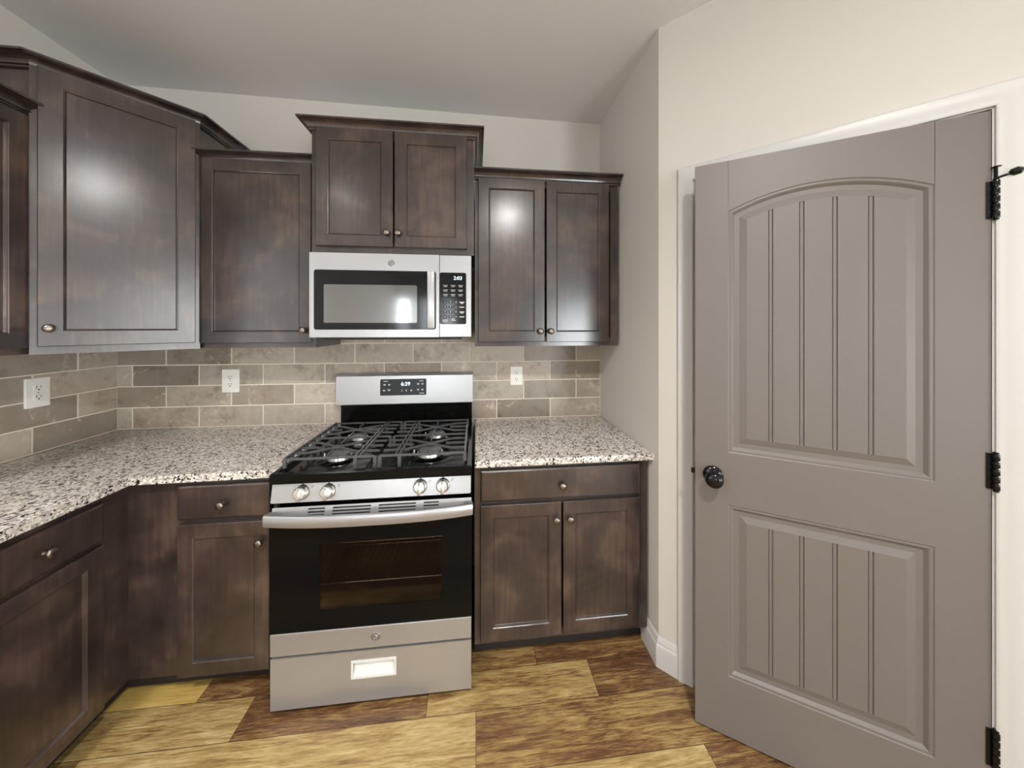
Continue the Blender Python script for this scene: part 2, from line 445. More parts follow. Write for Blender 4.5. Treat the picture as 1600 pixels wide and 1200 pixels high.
# left wall with a window over the counter, rear wall with three windows and an added fill opening, right wall with a wide window
WL = (-2.70, -1.50, 1.10, 2.20)
bm = NB(); holed_wall(bm, 7.12, .12, [(WL[0]+7, WL[1]+7, WL[2], WL[3])], lambda s: HL+.03)
struct('wall_left', bm, WALL, 'pale greige left wall above the corner cabinets', 'wall', loc=(0, -7.0, 0), rz=PI/2)
RW = [(-.02, .34), (.52, .88), (1.06, 1.42), (1.60, 1.96)]
bm = NB(); holed_wall(bm, RX+.24, .12, [(RX+.12-b, RX+.12-a, .55, 2.15) for a, b in [(.05, .40), (.58, .93), (1.11, 1.46)]] + [(RX+.12-5.2, RX+.12-4.0, .05, 2.35)], lambda s: ceil_z(RX+.12-s)+.03)
struct('wall_rear', bm, WALL, 'pale wall behind the camera with three tall windows', 'wall', loc=(RX+.12, RY, 0), rz=PI)
bm = NB(); holed_wall(bm, 7.12, .12, [(3.0, 5.8, .40, 2.40)], lambda s: ceil_z(RX)+.03)
struct('wall_right', bm, WALL, 'pale far right wall with a wide window', 'wall', loc=(RX, 0.0, 0), rz=-PI/2)

def window(n, w, z0, z1, loc, rz, lab, slats=True):
    """local: x along the wall, y outwards through it, room side at y=0"""
    bm = NB(); t = .045
    plate_holes(bm, -.06, w+.06, z0-.06, z1+.06, -.016, 0, [(0, w, z0, z1)])
    o = struct(f'window_{n}', bm, TRIM, lab, 'window', loc=loc, rz=rz)
    bm = NB(); zm = (z0+z1)/2
    plate_holes(bm, 0, w, z0, z1, .05, .09, [(t, w-t, z0+t, zm-.02), (t, w-t, zm+.02, z1-t)])
    obj('window_frame', bm, TRIM, o)
    bm = NB(); bbox(bm, t, w-t, .068, .072, z0+t, z1-t); obj('pane', bm, PANE, o)
    if slats:
        bm = NB(); z = z0+.02
        while z < z1-.02:
            bar(bm, (.005, .03, z), (w-.005, .03, z), .024, .0015, (0, .80, .60)); z += .036
        obj('blind_slats', bm, BLIND, o)
window(1, 1.20, WL[2], WL[3], (0, -2.70, 0), PI/2, 'window over the left counter outside the frame', True)
for i, (a_, b_) in enumerate([(.05, .40), (.58, .93), (1.11, 1.46)]):
    window(2+i, .35, .55, 2.15, (b_, RY, 0), PI, 'tall rear window with white blinds behind the camera, ' + ('nearest the left wall, added as unseen fill', 'middle of three', 'farthest from the left wall')[i])
window(6, 1.2, .05, 2.35, (5.2, RY, 0), PI, 'made-up glazed opening in the unseen rear wall, added for frontal fill light', False)  # invented opening so the frontal fill can enter
window(5, 2.8, .40, 2.40, (RX, -3.0, 0), -PI/2, 'wide window in the far right wall outside the frame', False)

# baseboards: tall white, with a stepped cap
BP = [(0, 0), (.015, 0), (.015, .088), (.0135, .094), (.0105, .098), (.0105, .104), (.006, .115), (.004, .122), (0, .124)]
bm = NB()
s1 = A + D45*.078
sweep(bm, [(WX, -.555), (A.x, A.y), (s1.x, s1.y)], [(u, z) for u, z in BP])
struct('baseboard_right', bm, TRIM, 'tall white baseboard wrapping the corner beside the right base cabinet', 'baseboard', smooth=35)
bm = NB(); s2 = A + D45*.925
sweep(bm, [(s2.x, s2.y), (E1.x, E1.y), (RX, E1.y)], BP)
struct('baseboard_pantry', bm, TRIM, 'white baseboard to the right of the door casing', 'baseboard', smooth=35)

# door casing + jamb (in the pantry wall's frame)
def casing_bm():
    bm = NB(); w = .056
    # profile across the casing: (distance from the opening edge, projection)
    prof = [(0, 0), (0, .009), (.006, .012), (.016, .012), (.022, .014), (.036, .017), (.046, .018), (.052, .017), (w, .012), (w, 0)]
    o0, o1, oz = OS0-.004, OS1+.004, OZ+.004
    legs = []
    for u, p in prof:
        legs.append([bm.verts.new(q) for q in ((o0-u, -p, 0), (o0-u, -p, oz+u), (o1+u, -p, oz+u), (o1+u, -p, 0))])
    for a, b in zip(legs, legs[1:]+legs[:1]):
        for i in range(3): bm.faces.new((a[i], a[i+1], b[i+1], b[i]))
    bm.faces.new([l[0] for l in legs]); bm.faces.new([l[3] for l in legs][::-1])
    return bm
struct('trim_1', casing_bm(), TRIM, 'white moulded casing around the taupe door', 'door casing', loc=PO, rz=PR, smooth=30)
bm = NB()
bbox(bm, OS0-.017, OS0, .0, .115, 0, OZ); bbox(bm, OS1, OS1+.017, .0, .115, 0, OZ); bbox(bm, OS0-.017, OS1+.017, .0, .115, OZ, OZ+.017)
bbox(bm, OS0, OS0+.011, .040, .075, 0, OZ); bbox(bm, OS1-.011, OS1, .040, .075, 0, OZ); bbox(bm, OS0, OS1, .040, .075, OZ-.011, OZ)
struct('trim_2', bm, TRIM, 'white door jamb and stop inside the casing of the taupe door', 'door jamb', loc=PO, rz=PR)

# ------------------------------------------------------------------ pantry door (two moulded panels, arched top panel, plank grooves)
DW, DZ0, DZ1 = .699, .012, 2.026
DR = math.atan2(-.5494, .8356)
def door_bm():
    bm = NB(); core = .0125
    x0, x1 = .101, .596; xc = (x0+x1)/2
    h = .060; R = ((x1-x0)**2/4 + h*h)/(2*h); zs = 1.848; zc = zs + h - R
    def top(x, i): return zc + math.sqrt(max((R-i)**2 - (x-xc)**2, 0))
    NS = 72
    loops = [(0, 0), (.0035, .0028), (.008, .0022), (.011, .003), (.019, .0105), (.034, .0108), (.055, .0042)]
    def quad(p): return bm.faces.new([bm.verts.new(q) for q in p])
    grooves = [.222, .303, .384, .466]
    def field(xa, xb, zb, ztop):
        gx = [xa]
        cols = [(xa, .0042)]
        for g in grooves:
            cols += [(g-.0068, .0042), (g-.0050, .0080), (g-.0034, .0056), (g+.0034, .0056), (g+.0050, .0080), (g+.0068, .0042)]
        cols.append((xb, .0042))
        full = []
        for (xa_, da), (xb_, db) in zip(cols, cols[1:]):
            k = max(1, int((xb_-xa_)/.012)) if ztop else 1
            for j in range(k): full.append((xa_+(xb_-xa_)*j/k, da+(db-da)*j/k))
        full.append(cols[-1])
        for (xa_, da), (xb_, db) in zip(full, full[1:]):
            za = ztop(xa_); zb_ = ztop(xb_)
            quad(((xa_, da, zb), (xb_, db, zb), (xb_, db, zb_), (xa_, da, za)))
        # close the groove ends
        for g in grooves:
            for zz in (zb, ztop(g)):
                bm.faces.new([bm.verts.new(q) for q in ((g-.0068, .0042, zz), (g-.0050, .0080, zz), (g-.0034, .0056, zz), (g+.0034, .0056, zz), (g+.0050, .0080, zz), (g+.0068, .0042, zz))])
    # upper arched panel
    zb = 1.005
    Ls = []
    for i, d in loops:
        xa, xb = x0+i, x1-i
        pts = [(xa, zb+i), (xb, zb+i)] + [(xb+(xa-xb)*k/NS, top(xb+(xa-xb)*k/NS, i)) for k in range(NS+1)]
        Ls.append([bm.verts.new((x, d, z)) for x, z in pts])
    for a, b in zip(Ls, Ls[1:]):
        n = len(a)
        for k in range(n): bm.faces.new((a[k], a[(k+1) % n], b[(k+1) % n], b[k]))
    i = .055; field(x0+i, x1-i, zb+i, lambda x: top(x, i))
    # lower panel
    lz0, lz1 = .222, .822; Ls = []
    for i_, d in loops:
        Ls.append([bm.verts.new((x, d, z)) for x, z in ((x0+i_, lz0+i_), (x1-i_, lz0+i_), (x1-i_, lz1-i_), (x0+i_, lz1-i_))])
    for a, b in zip(Ls, Ls[1:]):
        for k in range(4): bm.faces.new((a[k], a[(k+1) % 4], b[(k+1) % 4], b[k]))
    field(x0+i, x1-i, lz0+i, lambda x: lz1-i)
    # stiles and rails
    quad(((0, 0, DZ0), (x0, 0, DZ0), (x0, 0, DZ1), (0, 0, DZ1)))
    quad(((x1, 0, DZ0), (DW, 0, DZ0), (DW, 0, DZ1), (x1, 0, DZ1)))
    quad(((x0, 0, DZ0), (x1, 0, DZ0), (x1, 0, lz0), (x0, 0, lz0)))
    quad(((x0, 0, lz1), (x1, 0, lz1), (x1, 0, zb), (x0, 0, zb)))
    g = .0013
    xs = [x0+(x1-x0)*k/NS for k in range(NS+1)]
    for xa, xb in zip(xs, xs[1:]):
        xa_ = xa+g if xa == x0 else xa; xb_ = xb-g if abs(xb-x1) < 1e-9 else xb
        quad(((xa_, 0, top(xa, 0)), (xb_, 0, top(xb, 0)), (xb_, 0, DZ1), (xa_, 0, DZ1)))
    for xx in (x0, x1):   # the stile joint beside the arched rail, a fine sunk line
        s = 1 if xx == x0 else -1
        quad(((xx, 0, zs), (xx, .002, zs), (xx, .002, DZ1), (xx, 0, DZ1)))
        quad(((xx, .002, zs), (xx+s*g, .002, zs), (xx+s*g, .002, DZ1), (xx, .002, DZ1)))
        quad(((xx+s*g, 0, zs), (xx+s*g, .002, zs), (xx+s*g, .002, DZ1), (xx+s*g, 0, DZ1)))
    # perimeter edge and the body behind
    for p, q in (((0, DZ0), (DW, DZ0)), ((DW, DZ0), (DW, DZ1)), ((DW, DZ1), (0, DZ1)), ((0, DZ1), (0, DZ0))):
        quad(((p[0], 0, p[1]), (q[0], 0, q[1]), (q[0], core, q[1]), (p[0], core, p[1])))
    bbox(bm, 0, DW, core, .035, DZ0, DZ1)
    bmesh.ops.remove_doubles(bm, verts=bm.verts, dist=2e-5)
    return bm
door = struct('door_1', door_bm(), DOORP, 'taupe two-panel pantry door with arched plank panel, standing ajar', 'door', loc=(2.7225, -.9047, 0), rz=DR)
kn = NB()
lathe(kn, [(0, 0), (.031, 0), (.032, .004), (.028, .009), (.014, .013), (.0115, .020), (.013, .028), (.022, .034), (.0275, .043), (.0285, .052), (.025, .061), (.015, .067), (0, .069)], 40, at(.056, 0, .920, TOFRONT))
obj('door_knob', kn, BLACKHW, door, smooth=50, label='glossy black door knob')
bm = NB(); bbox(bm, -.0015, .0005, .006, .028, .885, .945); bbox(bm, -.013, .0, .012, .022, .908, .926, .002)
obj('latch', bm, BLACKHW, door, label='dark latch bolt on the free edge')
for k, (z0, z1) in enumerate([(1.735, 1.835), (1.010, 1.105), (.265, .365)]):
    bm = NB(); x = DW+.006
    seg = (z1-z0-.004*4)/5
    for j in range(5):
        lathe(bm, [(0, 0), (.0072, 0), (.0075, .001), (.0075, seg-.001), (.0072, seg), (0, seg)], 16, at(x, -.006, z0+j*(seg+.004)))
    lathe(bm, [(0, 0), (.005, 0), (.005, z1-z0), (0, z1-z0)], 12, at(x, -.006, z0))
    lathe(bm, [(0, 0), (.006, .001), (.0062, .005), (0, .007)], 12, at(x, -.006, z1))
    lathe(bm, [(0, -.007), (.0062, -.005), (.006, -.001), (0, 0)], 12, at(x, -.006, z0))
    bbox(bm, DW-.010, DW-.0005, -.0022, .0, z0, z1)
    bbox(bm, DW+.0005, DW+.012, .0, .018, z0, z1)
    hg = obj('hinge', bm, BLACKHW, door, smooth=40, label='black butt hinge')
    if k == 0:
        bm = NB()
        tube(bm, [(x, -.006, z1+.006), (x, -.006, z1+.034)], .0045, 10)
        lathe(bm, [(0, 0), (.009, 0), (.009, .003), (0, .003)], 14, at(x, -.006, z1+.034))
        tube(bm, [(x-.004, -.008, z1+.004), (x+.008, -.014, z1+.008), (x+.018, -.017, z1+.011)], .0032, 10)
        tube(bm, [(x+.016, -.016, z1+.0105), (x+.020, -.018, z1+.012), (x+.030, -.021, z1+.015), (x+.036, -.023, z1+.017)], [.0045, .0095, .0105, .005], 12)
        obj('hinge_pin_stop', bm, BLACKHW, hg, smooth=40, label='black hinge pin door stop with a rubber tip')

# ------------------------------------------------------------------ tiled backsplash
TH, TLn, TG = .1148, .330, .0055
def tiles(bm, L, nrows, joints, mirror=False):
    rl = bm.faces.layers.float.new('rand')
    for k in range(nrows):
        z0 = CZ + k*TH + TG/2 + .002; z1 = CZ + (k+1)*TH - TG/2 + .002
        js = [0.0]; x = joints[k % 2]
        while x < L-.05: js.append(x); x += TLn
        js.append(L)
        for xa, xb in zip(js, js[1:]):
            if xb-xa < .012: continue
            n0 = len(bm.faces); bm.faces.ensure_lookup_table()
            old = set(bm.faces)
            bbox(bm, xa+TG/2, xb-TG/2, -.009, -.001, z0, z1, .0012, 1)
            r = random.random()
            for f in bm.faces:
                if f not in old: f[rl] = r
def backsplash(label, L, nrows, joints, loc, rz):
    t = thing('tile_backsplash', label, 'backsplash', loc, rz)
    bm = NB(); bbox(bm, 0, L, -.0072, -.0005, CZ+.0005, CZ+nrows*TH+.002); obj('grout', bm, GROUT, t)
    bm = NB(); tiles(bm, L, nrows, joints); obj('tiles', bm, TILE, t)
    return t
backsplash('grey-brown slate look tile backsplash along the back wall behind the range', WX-.001, 5, (.078, .243), (0, 0, 0), 0)
# left wall: local x runs from the left towards the corner, so joints are measured from its far end
LB = 1.14
backsplash('grey-brown slate look tile backsplash on the left wall beside the corner', LB, 4, ((LB-.352) % TLn, (LB-.184) % TLn), (0, -LB-.010, 0), PI/2)

def outlet(label, loc, rz, w=.078, h=.122):
    t = thing('wall_outlet', label, 'outlet', loc, rz, 'white duplex outlets on the backsplash')
    bm = NB(); rrect(bm, -w/2, w/2, -h/2, h/2, 0, -.0045, .004); rrect(bm, -w/2+.003, w/2-.003, -h/2+.003, h/2-.003, -.0045, -.006, .004)
    obj('cover_plate', bm, WHITEP, t, smooth=30)
    for s in (-1, 1):
        bm = NB(); rrect(bm, -.0165, .0165, s*.0205-.0145, s*.0205+.0145, -.006, -.0085, .009, 6)
        so = obj('socket', bm, WHITEP, t)
        bm = NB()
        bbox(bm, -.0085, -.0060, -.0088, -.0080, s*.0205-.001, s*.0205+.009)
        bbox(bm, .0060, .0082, -.0088, -.0080, s*.0205+.000, s*.0205+.0085)
        rrect(bm, -.0032, .0032, s*.0205-.0105, s*.0205-.0045, -.0080, -.0088, .003, 4)
        obj('slots', bm, SLOT, so)
    bm = NB(); lathe(bm, [(0, 0), (.003, 0), (.003, .001), (0, .0015)], 12, at(0, -.006, 0, TOFRONT)); obj('screw', bm, CHROME, t)
outlet('white outlet on the back wall between corner and range', (.572, -.0092, 1.144), 0, .088, .128)
outlet('white outlet on the back wall to the right of the range', (2.178, -.0092, 1.147), 0, .074, .112)
outlet('white outlet on the left wall tiles', (.0092, -.348, 1.156), PI/2, .086, .128)

# ------------------------------------------------------------------ countertops
def counter(label, poly):
    bm = NB(); prism(bm, poly, CZ-.031, CZ, .007)
    return tag(obj('granite_countertop', bm, GRANITE, smooth=40), label, 'countertop')
counter('speckled granite countertop, long L-shaped run around the corner', [(.002, -.0005), (1.163, -.0005), (1.163, -.648), (.648, -.648), (.648, -1.15), (.002, -1.15)])
counter('speckled granite countertop, short piece to the right of the range', [(1.926, -.0005), (1.926, -.648), (WX-.003, -.648), (WX-.003, -.0005)])

# ------------------------------------------------------------------ cabinets
_knob = NB()
lathe(_knob, [(0, 0), (.0085, 0), (.0085, .0015), (.0055, .004), (.0048, .011), (.0075, .014), (.0138, .0165), (.0155, .0195), (.0150, .0225), (.0115, .0255), (.006, .0270), (0, .0275)], 28, TOFRONT)
bmesh.ops.recalc_face_normals(_knob, faces=_knob.faces)
KNOB = bpy.data.meshes.new('cabinet_knob'); _knob.to_mesh(KNOB); _knob.free(); KNOB.materials.append(PEWTER)
for p_ in KNOB.polygons: p_.use_smooth = True
def knob(parent, x, z, y=-.02):
    o = bpy.data.objects.new('knob', KNOB); COL.objects.link(o); o.parent = parent; o.location = (x, y, z); o['label'] = 'dark pewter knob'
def shaker(parent, x, z, w, h, y, knob_at=None, fr=.054, t=.020):
    bm = NB()
    nested(bm, w, h, [(0, 0), (0, -t+.0025), (.0025, -t), (fr-.001, -t), (fr, -t+.0012), (fr+.0035, -t+.0030), (fr+.006, -t+.0085), (fr+.0065, -t+.009)])
    o = obj('door', bm, WOOD, parent, (x, y, z))
    if knob_at: knob(o, knob_at[0], knob_at[1], -t)
    return o
def drawer(parent, x, z, w, h, y, t=.020, kx=None, kz=None):
    bm = NB(); nested(bm, w, h, [(0, 0), (0, -t+.005), (.002, -t+.003), (.007, -t)])
    o = obj('drawer', bm, WOOD, parent, (x, y, z)); knob(o, w/2 if kx is None else kx, h/2 if kz is None else kz, -t); return o
CROWN = [(0, -.006), (.006, -.006), (.009, -.003), (.009, .001), (.005, .002), (.005, .005), (.013, .005), (.014, .009), (.011, .010), (.012, .014), (.0155, .020), (.022, .0255), (.032, .029), (.039, .030), (.036, .031), (.036, .033), (.047, .033), (.047, .041), (0, .041)]
def frame(bm, x0, x1, z0, z1, y, openings, t=.019):
    plate_holes(bm, x0, x1, z0, z1, y, y+t, openings)

def base_body(parent, w, openings=(), depth=.61, toe=(0, 0)):
    bm = NB(); z0, z1 = .095, CZ-.032
    bbox(bm, 0, .016, -depth+.019, -.012, z0, z1); bbox(bm, w-.016, w, -depth+.019, -.012, z0, z1)
    bbox(bm, .016, w-.016, -depth+.019, -.012, z0, z0+.016); bbox(bm, .016, w-.016, -.02, -.012, z0+.016, z1)
    obj('body', bm, WOOD, parent)
    bm = NB(); frame(bm, 0, w, z0, z1, -depth, openings); obj('face_frame', bm, WOOD, parent)
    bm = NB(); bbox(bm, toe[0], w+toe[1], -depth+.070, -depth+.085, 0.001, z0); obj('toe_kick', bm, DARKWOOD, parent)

# right base cabinet
rb = thing('base_cabinet', 'dark espresso base cabinet right of the range with one wide drawer', 'cabinet', (1.925, 0, 0))
w = .770
base_body(rb, w, openings=[(.045, .725, .715, .815), (.045, .725, .135, .675)])
drawer(rb, .024, .706, .703, .132, -.61, kz=.058)
shaker(rb, .024, .119, .349, .571, -.61, (.325, .500))
shaker(rb, .381, .119, .346, .571, -.61, (.028, .500))
# base cabinet left of the range, with the corner filler
lb = thing('base_cabinet', 'narrow dark espresso base cabinet left of the range beside the corner filler', 'cabinet', (.610, 0, 0))
w = .555
base_body(lb, w, toe=(-.070, 0), openings=[(.205, .520, .715, .815), (.205, .520, .135, .675)])
drawer(lb, .183, .702, .330, .132, -.61, kx=.163, kz=.058)
shaker(lb, .183, .098, .330, .586, -.61, (.300, .508))
# left run
ll = thing('base_cabinet', 'dark espresso base cabinet along the left wall, cut by the picture edge', 'cabinet', (0, -1.13, 0), PI/2)
w = .520
base_body(ll, w, toe=(0, .069), openings=[(.100, .400, .715, .815), (.100, .400, .135, .675)])
drawer(ll, .078, .694, .340, .132, -.61, kx=.174, kz=.064)
shaker(ll, .078, .100, .340, .578, -.61, (.032, .505))

def upper(label, loc, rz, w, z0, z1, doors, depth=.305, crown=None, crown_z=None, openings=()):
    t = thing('wall_cabinet', label, 'cabinet', loc, rz)
    bm = NB(); bbox(bm, 0, .016, -depth+.019, -.001, z0, z1); bbox(bm, w-.016, w, -depth+.019, -.001, z0, z1)
    bbox(bm, .016, w-.016, -depth+.019, -.001, z0+.018, z0+.034); bbox(bm, .016, w-.016, -depth+.019, -.001, z1-.016, z1)
    bbox(bm, .016, w-.016, -.012, -.001, z0+.034, z1-.016)
    obj('body', bm, WOOD, t)
    bm = NB(); frame(bm, 0, w, z0, z1, -depth, openings); obj('face_frame', bm, WOOD, t)
    for d in doors: shaker(t, *d[:4], -depth, d[4], *d[5:])
    if crown:
        bm = NB(); sweep(bm, crown, [(u, crown_z+z) for u, z in CROWN]); obj('crown_molding', bm, WOOD, t)
    return t
# right of the microwave
upper('dark two-door wall cabinet right of the microwave beside the side wall', (1.926, 0, 0), 0, .764, 1.345, 2.215,
      [(.017, 1.368, .346, .843, (.322, .054)), (.371, 1.366, .340, .843, (.023, .056))],
      crown=[(-.004, -.309), (.776, -.309)], crown_z=2.208, openings=[(.04, .725, 1.39, 2.175)])
# above the microwave: pulled forward, taller
upper('dark two-door wall cabinet directly above the microwave', (1.158, 0, 0), 0, .764, 1.800, 2.390,
      [(.024, 1.828, .352, .560, (.326, .066)), (.383, 1.828, .346, .558, (.020, .066))], depth=.36,
      crown=[(-.002, -.002), (-.002, -.364), (.766, -.364), (.766, -.002)], crown_z=2.380, openings=[(.045, .72, 1.85, 2.35)])
# left of the microwave
upper('dark single-door wall cabinet between the corner cabinet and microwave', (.632, 0, 0), 0, .522, 1.345, 2.240,
      [(.012, 1.368, .494, .870, (.462, .060))], crown=[(0, -.309), (.522, -.309)], crown_z=2.228, openings=[(.04, .49, 1.39, 2.2)])
# left wall
upper('dark wall cabinet on the left wall, cut by the picture edge', (0, -1.10, 0), PI/2, .470, 1.345, 2.240,
      [(.012, 1.368, .440, .840, (.03, .060))], crown=[(0, -.309), (.470, -.309)], crown_z=2.218, openings=[(.04, .43, 1.39, 2.2)])
# diagonal corner cabinet: pentagon body, door across the corner
cc = thing('corner_wall_cabinet', 'tall dark diagonal corner wall cabinet with one large door', 'cabinet', (0, 0, 0))
bm = NB(); q = .63; d_ = .305; pent = [(.001, -.001), (.001, -q), (d_, -q), (q, -d_), (q, -.001)]
prism(bm, pent, 1.372, 2.402); obj('body', bm, WOOD, cc)
bm = NB(); L = math.hypot(q-d_, q-d_)
frame(bm, 0, L, 1.343, 2.400, -.019, [(.04, L-.04, 1.39, 2.35)])
ff = obj('face_frame', bm, WOOD, cc, (d_, -q, 0), (0, 0, PI/4))
bm = NB()
nested(bm, L-.036, 1.026, [(0, 0), (0, -.0175), (.0025, -.020), (.057, -.020), (.058, -.0188), (.0615, -.017), (.064, -.0115), (.0645, -.011)])
dd = obj('door', bm, WOOD, cc, (d_+.7071*(.018+.019), -q+.7071*(.018-.019), 1.372), (0, 0, PI/4))
knob(dd, .026, .067, -.020)
bm = NB(); o_ = .019*.7071
sweep(bm, [(.002, -q-.001), (d_+.008, -q-.001), (q+.001, -d_-.008), (q+.001, -.002)], [(u, 2.394+z) for u, z in CROWN])
obj('crown_molding', bm, WOOD, cc)

# ------------------------------------------------------------------ microwave
mw = thing('microwave', 'stainless over-the-range microwave with black window under the cabinet', 'microwave', (1.165, 0, 0))
MW = .744; z0, z1 = 1.396, 1.791; MY = -.40
bm = NB(); bbox(bm, .004, MW-.004, MY+.022, -.012, z0+.004, z1, .003); obj('body', bm, BLACKM, mw)
DX = .590
bm = NB(); plate_holes(bm, 0, DX, z0, z1, MY, MY+.021, [(.022, .572, z0+.038, z1-.082)])
md = obj('door', bm, STEEL, mw)
bm = NB(); rrect(bm, .020, .574, z0+.036, z1-.080, MY+.012, MY-.0012, .010); obj('door_glass', bm, SCREEN, md)
bm = NB(); rrect(bm, .064, .486, z0+.068, z1-.148, MY-.0012, MY-.0020, .006); obj('viewing_window', bm, MESHGREY, md, label='grey reflective viewing window')
bm = NB()
hx0, hx1 = .538, .572
bbox(bm, hx0, hx1, MY-.036, MY-.022, z0+.040, z1-.084, .004, 3)
bbox(bm, hx0+.006, hx1-.006, MY-.024, MY, z0+.050, z0+.075); bbox(bm, hx0+.006, hx1-.006, MY-.024, MY, z1-.120, z1-.095)
obj('handle', bm, STEEL, md, smooth=30)
EMBLEM = plain('emblem_metal', (.36, .355, .35, 1), .22, .9)
def badge(parent, x, z, y, r, mat=EMBLEM):
    bm = NB(); lathe(bm, [(0, 0), (r, 0), (r, .0012), (r*.93, .0022), (r*.86, .0020), (r*.82, .0009), (0, .0009)], 40, at(x, y, z, TOFRONT))
    b = obj('badge', bm, mat, parent, smooth=30, label='small round script emblem')
    bm = NB(); pts = []
    for k in range(40):
        a = k/39*2*PI*1.35 - .6
        rr = r*(.52 - .30*k/39); pts.append((x-.12*r+rr*math.cos(a), y-.0014, z+.02*r+rr*math.sin(a)))
    tube(bm, pts, r*.055, 6)
    pts = []
    for k in range(30):
        a = k/29*2*PI*1.1 + 1.2
        rr = r*(.16+.26*k/29); pts.append((x+.25*r+rr*.7*math.cos(a), y-.0014, z-.05*r+rr*math.sin(a)))
    tube(bm, pts, r*.05, 6)
    for k in range(8):
        a = k*PI/4+.2; tube(bm, [(x+r*.78*math.cos(a+j*.09), y-.0014, z+r*(.78-.07*math.sin(j*PI/4))*math.sin(a+j*.09)) for j in range(5)], r*.035, 5)
    obj('monogram', bm, STEEL, b)
badge(md, .367, z1-.044, MY, .0155)
bm = NB(); bbox(bm, DX+.002, MW, MY, MY+.021, z0, z1, .0015, 1); mp_ = obj('control_panel', bm, STEEL, mw)
bm = NB(); rrect(bm, DX-.004+.0075, MW-.025, z0+.062, z1-.084, MY+.004, MY-.0014, .008); ks = obj('touch_panel', bm, SCREEN, mp_, label='black touch keypad')
px0, px1 = DX+.014, MW-.030
text('display', '2:03', .024, LED, ks, ((px0+px1)/2+.020, MY-.0016, z1-.111), label='lit clock digits')
keys = ['1', '2', '3', '4', '5', '6', '7', '8', '9', 'Set', '0', 'On']
for i, k in enumerate(keys):
    xx = px0+.014+(i % 3)*.026; zz = z0+.168-(i//3)*.0235
    bm = NB(); rrect(bm, xx-.009, xx+.009, zz-.007, zz+.007, MY-.0014, MY-.0018, .003, 3)
    kk = obj('key', bm, PANEL_GREY, ks)
    text('key_label', k, .013 if len(k) == 1 else .009, PRINT, kk, (xx, MY-.0020, zz))
def mark(name, xa, xb, za, zb):
    bm = NB(); bbox(bm, xa, xb, MY-.0020, MY-.0012, za, zb); obj(name, bm, PRINT, ks)
for i in range(4):
    zz = z0+.168-i*.0235; mark('key_print', px1-.027, px1-.004, zz-.002, zz+.002)
    if i % 2 == 0: mark('key_print', px1-.022, px1-.009, zz-.007, zz-.004)
for r_ in range(3):
    for c_ in range(3):
        xx = px0+.016+c_*.036; zz = z0+.245-r_*.022
        mark('key_print', xx-.011, xx+.011, zz+.003, zz+.005); mark('key_print', xx-.008, xx+.008, zz-.003, zz-.0012)
mark('key_print', px0+.002, px0+.028, z0+.080, z0+.083); mark('key_print', px0+.004, px0+.026, z0+.072, z0+.074)
mark('key_print', px0+.046, px0+.060, z0+.086, z0+.089); mark('key_print', px0+.046, px0+.064, z0+.079, z0+.082)
bm = NB(); bbox(bm, .05, MW-.05, -.36, -.06, z0-.012, z0+.004, .003)
for k in range(9): bbox(bm, .10, MW-.10, -.34+k*.028, -.328+k*.028, z0-.0135, z0-.011)
obj('vent_grille', bm, BLACKM, mw)

# ------------------------------------------------------------------ gas range
rg = thing('gas_range', 'stainless freestanding gas range with black cooktop between the cabinets', 'range', (1.170, 0, 0))
RWd = .744; FY = -.71
bm = NB()
bbox(bm, 0, .012, FY+.045, -.012, .03, .872); bbox(bm, RWd-.012, RWd, FY+.045, -.012, .03, .872); bbox(bm, .012, RWd-.012, -.05, -.012, .03, .872)
bbox(bm, .012, RWd-.012, FY+.05, -.05, .03, .05); bbox(bm, .012, RWd-.012, FY+.05, -.05, .215, .30)
bbox(bm, .03, RWd-.03, FY+.03, FY+.05, .001, .03)
obj('body', bm, BLACKG, rg)
# oven cavity seen through the glass
bm = NB()
bbox(bm, .06, .075, -.60, -.10, .32, .72); bbox(bm, RWd-.075, RWd-.06, -.60, -.10, .32, .72); bbox(bm, .075, RWd-.075, -.12, -.10, .32, .72)
bbox(bm, .075, RWd-.075, -.60, -.12, .32, .335); bbox(bm, .075, RWd-.075, -.60, -.12, .705, .72)
obj('oven_cavity', bm, CAVITY, rg)
for zz in (.395, .56):
    bm = NB()
    for yy in (-.60, -.36, -.13): tube(bm, [(.077, yy, zz), (RWd-.077, yy, zz)], .0030, 8)
    for k in range(22): tube(bm, [(.09+k*(RWd-.18)/21, -.605, zz+.003), (.09+k*(RWd-.18)/21, -.13, zz+.003)], .0018, 6)
    obj('oven_rack', bm, RACK, rg, smooth=60)
# oven door: frame of black glass with a smoked window, steel strip below, vent strip above
bm = NB(); plate_holes(bm, 0, RWd, .300, .722, FY, FY+.018, [(.175, .628, .378, .628)])
od = obj('oven_door', bm, BLACKG, rg, label='black glass oven door')
bm = NB(); bbox(bm, .176, .627, FY+.0005, FY+.006, .379, .627); obj('oven_window', bm, OVENGLASS, od, label='smoked window showing the oven racks')
bm = NB(); bbox(bm, .002, RWd-.002, FY-.003, FY+.018, .2195, .3025, .002); st = obj('lower_trim', bm, STEEL, od)
badge(st, .379, .262, FY-.003, .0165)
bm = NB(); slots = []
for xa, xb in ((.130, .190), (.218, .358), (.387, .527), (.556, .615)):
    for zz in (.016, .027, .038): slots.append((xa, xb, zz, zz+.0055))
plate_holes(bm, .002, RWd-.002, 0, .050, 0, .004, slots)
vs = obj('vent_strip', bm, STEEL, od, (0, FY-.004, .718), (-.36, 0, 0))
bm = NB(); bbox(bm, .1, RWd-.1, .005, .010, .006, .047); obj('vent_backing', bm, BLACKM, vs)
